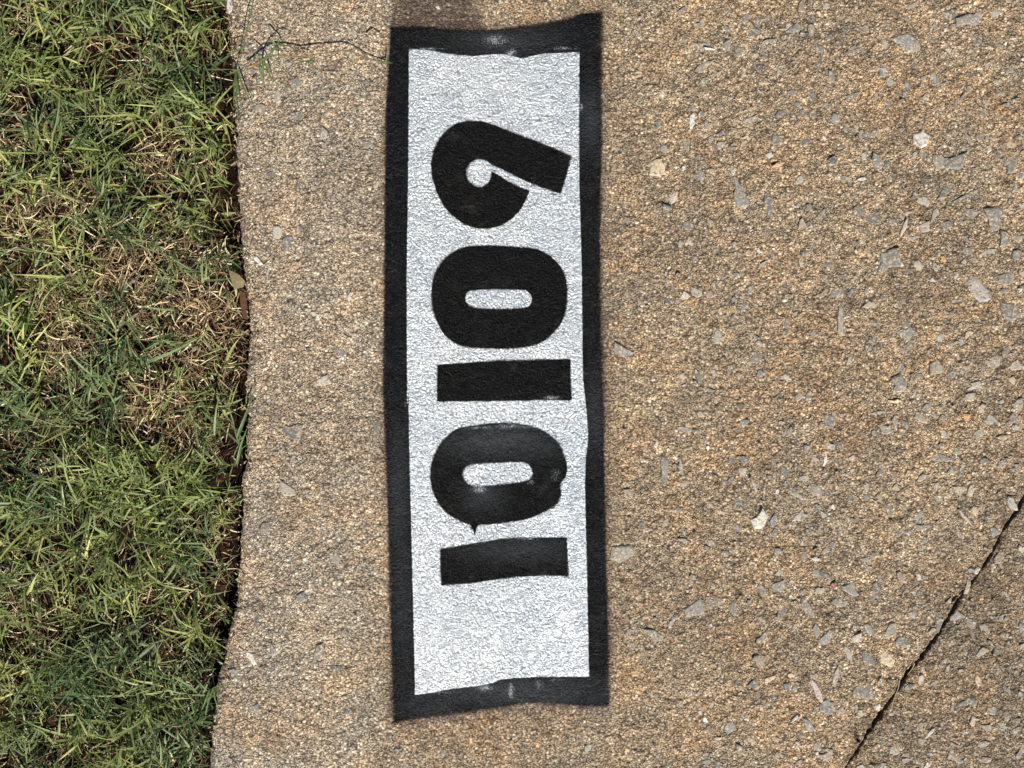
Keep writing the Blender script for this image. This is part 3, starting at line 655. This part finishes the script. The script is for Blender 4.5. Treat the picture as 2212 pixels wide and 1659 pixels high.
# dry thatch: thin curled straws lying low
def thatch(n, hi):
    x = rng.uniform(-.75, -.17, n); y = rng.uniform(-.70, .70, n)
    px, py = x / S + 1106, 829.5 - y / S; d = edge_w(y) - x
    dr = dryness(px, py)
    ok = (d > .002) & (rng.random(n) < np.where(d < .010, .10, .07 + .85 * dr))
    x, y, d, dr = x[ok], y[ok], d[ok], dr[ok]; n = len(x)
    z = soil_h(x, y) + rng.uniform(0, 1, n) * (.004 + hi * np.clip(dr, 0, 1))
    ln = rng.uniform(.005, .022, n); az = rng.uniform(0, 2 * np.pi, n)
    over = x + np.cos(az) * ln > edge_w(y) + .001
    az[over] = np.pi - az[over]
    co, f, k = ribbons(np.stack([x, y, z], -1), np.stack([rng.uniform(-.1, .45, n), az], -1), ln, rng.uniform(.00045, .0012, n), rng.uniform(0, .7, n), rng.normal(0, .9, n), 6, fold=.5)
    m = rng.random(n)[:, None]
    pal = np.where(m < .36, np.array([[.33, .23, .13]]), np.where(m < .54, np.array([[.62, .50, .30]]), np.where(m < .90, np.array([[.15, .09, .05]]), np.array([[.74, .66, .46]]))))
    return co, f, np.repeat(pal * (1 + rng.normal(0, .14, (n, 1))), k, 0)
a_, b_, c_ = thatch(180000, .010)
_y = rng.uniform(-.6, .6, 900); _d = rng.exponential(.004, 900); _x = edge_w(_y) + _d - .001
co, f, k = ribbons(np.stack([_x, _y, prof(_x) + rel.mean() + .0008 + rng.uniform(0, .0012, 900)], -1), np.stack([rng.uniform(-.05, .12, 900), rng.uniform(0, 6.283, 900)], -1), rng.uniform(.001, .0075, 900) * np.where(rng.random(900) < .5, .5, 1), rng.uniform(.0004, .0013, 900), rng.uniform(0, .15, 900), rng.normal(0, .8, 900), 6, fold=.3)
_m = rng.random(900)[:, None]; _p = np.where(_m < .55, [[.07, .035, .02]], np.where(_m < .8, [[.30, .22, .13]], [[.55, .46, .30]]))
b_ = np.concatenate([b_, f + len(a_)]); a_ = np.concatenate([a_, co]); c_ = np.concatenate([c_, np.repeat(_p, k, 0)])
dry = mesh_obj("dry_grass", a_, b_, M_DRY, smooth=True, cols=np.clip(c_, .01, .95))
tag(dry, "pale straw and dead stems matted among the green grass", "dry grass", kind='stuff')

# ------------------------------------------------------------------ grass runners lying over the kerb
def pth(ox, oy, k, pts, lifts):
    pts = np.array(pts, float); px, py = (ox + pts[:, 0] * k) / 1.8228, (oy + pts[:, 1] * k) / 1.8228
    out = []
    for a, b, l in zip(px, py, lifts):
        x, y, z = p2w(a, b, l * 1e-3); out.append((float(x), float(y), float(z)))
    return np.array(out)
def tube(path, r, nseg=6, sub=4, taper=1.0):
    P_ = np.asarray(path); m = len(P_)
    tt = np.linspace(0, m - 1, (m - 1) * sub + 1)
    # catmull-rom
    def cr(t):
        i = min(int(t), m - 2); f = t - i
        p0, p1, p2, p3 = P_[max(i - 1, 0)], P_[i], P_[i + 1], P_[min(i + 2, m - 1)]
        return .5 * ((2 * p1) + (-p0 + p2) * f + (2 * p0 - 5 * p1 + 4 * p2 - p3) * f * f + (-p0 + 3 * p1 - 3 * p2 + p3) * f ** 3)
    C_ = np.array([cr(t) for t in tt]); n = len(C_)
    T = np.gradient(C_, axis=0); T /= np.linalg.norm(T, axis=1)[:, None] + 1e-12
    up = np.array([0, 0, 1.]); Sd = np.cross(T, up); Sd /= np.linalg.norm(Sd, axis=1)[:, None] + 1e-9; N = np.cross(Sd, T)
    a = np.arange(nseg) / nseg * 2 * np.pi
    rr = r * np.linspace(1, taper, n)
    co = (C_[:, None] + rr[:, None, None] * (np.cos(a)[None, :, None] * Sd[:, None] + np.sin(a)[None, :, None] * N[:, None])).reshape(-1, 3)
    i = np.arange(n - 1)[:, None] * nseg; j = np.arange(nseg)[None]; j2 = (j + 1) % nseg
    f = np.stack([i + j, i + j2, i + nseg + j2, i + nseg + j], -1).reshape(-1, 4)
    return co, f
def leaf3(p0, p1, width, sag=.0015, n=6, side=0.0):
    p0, p1 = np.array(p0), np.array(p1); t = np.linspace(0, 1, n + 1)[:, None]
    C_ = p0 * (1 - t) + p1 * t; C_[:, 2] += (np.sin(t[:, 0] * np.pi)) * sag
    d = p1 - p0; sd_ = np.array([-d[1], d[0], 0]); sd_ /= np.linalg.norm(sd_) + 1e-9
    C_[:, :2] += (sd_[None, :2] * np.sin(t * np.pi) * side)
    tt = t[:, 0]; w = width * .5 * np.where(tt < .2, .6 + 2 * tt, ((1 - tt) / .8) ** .75); w[-1] = width * .01
    L = C_ - sd_ * w[:, None]; R = C_ + sd_ * w[:, None]; L[:, 2] += w * .5; R[:, 2] += w * .5
    co = np.stack([L, C_, R], 1).reshape(-1, 3); b = np.arange(n)[:, None] * 3
    f = np.concatenate([np.concatenate([b, b + 1, b + 4, b + 3], 1), np.concatenate([b + 1, b + 2, b + 5, b + 4], 1)])
    return co, f
def runner(label, stem_pts, lifts, leaves, O, stemcol, r=.00042):
    sp = pth(*O, stem_pts, lifts)
    root = empty("grass_runner", tuple(sp[0])); tag(root, label, "grass runner", "grass runners reaching over the kerb")
    def add(name, co, f, col):
        o = mesh_obj(name, co - sp[0], f, M_GRASS, root, smooth=True, cols=np.tile(col, (len(co), 1))); return o
    co, f = tube(sp, r, taper=.6); add("stem", co, f, stemcol)
    for (x0_, y0_, x1_, y1_, l0, l1, w) in leaves:
        q = pth(*O, [(x0_, y0_), (x1_, y1_)], [l0, l1])
        co, f = leaf3(q[0], q[1], w * 1e-3, side=random.uniform(-.0008, .0008))
        g_ = random.uniform(.8, 1.25); add("leaf", co, f, (.10 * g_, .16 * g_, .05 * g_))
O6 = (900, 0, .3165)
runner("thin brown runner lying across the kerb top to the corner of the painted plate",
       [(230, 830), (330, 790), (430, 740), (560, 690), (680, 690), (900, 705), (1050, 680), (1300, 650), (1480, 635), (1620, 680), (1750, 735), (1900, 770), (2000, 785)],
       [6, 9, 11, 12, 12, 11, 11, 10, 9, 7, 5, 3, 2],
       [(590, 560, 475, 475, 13, 14, 1.5), (590, 560, 820, 602, 13, 15, 1.5), (600, 560, 692, 692, 13, 11, 1.4), (600, 580, 500, 700, 13, 12, 1.0), (600, 560, 690, 470, 13, 15, .8), (580, 690, 330, 780, 12, 10, 1.1), (440, 745, 450, 1175, 11, 6, 1.7), (470, 830, 570, 1090, 10, 5, 1.3),
        (440, 750, 520, 960, 11, 8, 1.2), (640, 720, 500, 830, 12, 9, 1.2), (640, 760, 640, 920, 11, 7, .9), (380, 800, 410, 960, 10, 8, 1.1), (985, 765, 850, 790, 11, 10, 1.3), (985, 765, 1078, 690, 11, 13, 1.1), (985, 765, 1062, 805, 11, 10, 1.2),
        (1965, 770, 1990, 640, 3, 6, 1.1), (1900, 768, 2055, 792, 3, 2, 1.2), (1990, 780, 1985, 880, 3, 2, .8), (430, 740, 310, 640, 11, 13, 1.3), (440, 745, 640, 590, 11, 14, 1.2)], O6, (.20, .15, .06), .00065)
runner("tall green shoot standing at the top edge of the kerb with long leaves hanging down",
       [(330, -60), (310, 0), (280, 150), (240, 300), (210, 450), (180, 600), (110, 890)], [12, 14, 15, 15, 14, 12, 8],
       [(110, 890, 345, 1420, 8, 1.5, 1.4), (95, 900, 130, 1520, 8, 1.0, 1.6), (90, 900, 60, 1300, 8, 3, 1.4), (100, 890, -60, 950, 8, 4, 1.5), (110, 880, 10, 860, 9, 8, 1.5), (90, 900, 230, 1560, 8, 1, 1.1), (240, 300, 300, 290, 15, 16, .8), (180, 600, 20, 660, 12, 10, 1.3), (200, 500, 110, 520, 12, 12, 1.0), (60, 1290, 150, 1320, 4, 3, 1.2)], O6, (.13, .19, .09), .0005)
O2 = (0, 1100, .4973)
runner("single broad blade leaning out over the kerb edge halfway down", [(1860, 1480), (1880, 1400), (1890, 1300), (1900, 1220)], [-9, -4, 0, 2],
       [(1880, 1250, 2012, 885, 2, 7, 2.6), (1880, 1460, 1965, 1160, -2, 4, 2.2), (1890, 1300, 1640, 1080, 0, 2, 1.6), (1890, 1300, 1800, 1000, 0, 3, 1.5), (1880, 1380, 1990, 1290, -3, 2, 1.1)], O2, (.10, .14, .06), .0005)
O3 = (0, 2199, .4973)
runner("small tuft of blades poking over the kerb edge low down the picture", [(1600, 1080), (1660, 1040), (1700, 1020)], [-6, -1, 1],
       [(1690, 1025, 1850, 985, 1, 4, 1.7), (1690, 1025, 1790, 1075, 1, 2, 1.3), (1690, 1025, 1740, 1200, 1, -1, 1.4), (1690, 1025, 1620, 1300, 1, -2, 1.5), (1640, 1050, 1500, 900, -1, 2, 1.4), (1660, 1040, 1590, 1210, 0, -2, 1.6)], O3, (.12, .13, .06), .0005)

# ------------------------------------------------------------------ dry leaves at the edge, chips and straws in the joint
def slab(name, pts, thick, col, label, cat, lifts, mat, group=None):
    W = np.array([[float(v) for v in p2w(a, b, l * 1e-3)] for (a, b), l in zip(pts, lifts)])
    c0 = W.mean(0); n = len(W); W0 = W - c0
    top = W0.copy(); bot = W0.copy(); bot[:, 2] -= thick * 1e-3
    ins = W0 * .6; ins[:, 2] += .0002 + .00015 * rng.random(n)
    co = np.concatenate([bot, top, ins, [[0, 0, .0004]]]); i = np.arange(n); j = (i + 1) % n
    q = np.concatenate([np.stack([i, j, n + j, n + i], -1), np.stack([n + i, n + j, 2 * n + j, 2 * n + i], -1)]); t = np.stack([2 * n + i, 2 * n + j, np.full(n, 3 * n)], -1)
    o = mesh_obj(name, co, [q, t, i[::-1][None]], mat, cols=np.tile(col, (len(co), 1))); o.location = c0
    tag(o, label, cat, group); return o
def cv(ox, oy, k, pts): return [((ox + a * k) / 1.8228, (oy + b * k) / 1.8228) for a, b in pts]
slab("dry_leaf", cv(900, 1000, .2712, [(0, 235), (60, 255), (150, 300), (240, 395), (215, 480), (150, 500), (90, 500), (45, 420)]), .2, (.21, .165, .09), "flat tan dead leaf caught between lawn and kerb", "dead leaf", [1, 1, 1.5, 1.5, .5, 0, 0, 0], M_DRY, "dead leaves at the kerb edge")
slab("dry_leaf", cv(900, 1000, .2712, [(150, 530), (200, 500), (235, 520), (262, 680), (285, 860), (260, 960), (215, 930), (175, 760)]), .3, (.11, .055, .03), "long curled brown dead leaf just below the tan one", "dead leaf", [-1, 0, .5, .5, 0, -2, -3, -2], M_DRY, "dead leaves at the kerb edge")
slab("stone_chip", cv(2932, 2199, .4973, [(1815, 95), (1850, 65), (1868, 80), (1845, 125), (1820, 122)]), 1.5, (.55, .50, .42), "small pale chip lodged highest in the joint", "stone chip", [.3] * 5, M_STONE, "pale bits lodged in the joint")
slab("stone_chip", cv(2932, 2199, .4973, [(1762, 165), (1788, 180), (1790, 215), (1765, 280), (1735, 282), (1745, 240), (1758, 200)]), 1.5, (.42, .34, .25), "longer tan chip lodged in the joint beside its widest gap", "stone chip", [.4] * 7, M_STONE, "pale bits lodged in the joint")
for lab, P_ in (("short straw lying in the joint about halfway down its visible length", [(1345, 830), (1325, 875), (1290, 920)]), ("longer straw leaning along the side of the joint", [(1225, 965), (1215, 1030), (1190, 1090), (1165, 1180)])):
    w_ = pth(2932, 2199, .4973, P_, [.6] * len(P_)); c0 = w_[0].copy()
    co, f = tube(w_ - c0, .00045, taper=.4)
    o = mesh_obj("straw", co, f, M_DRY, smooth=True, cols=np.tile((.50, .42, .26), (len(co), 1))); o.location = c0
    tag(o, lab, "straw", "straws in the joint")
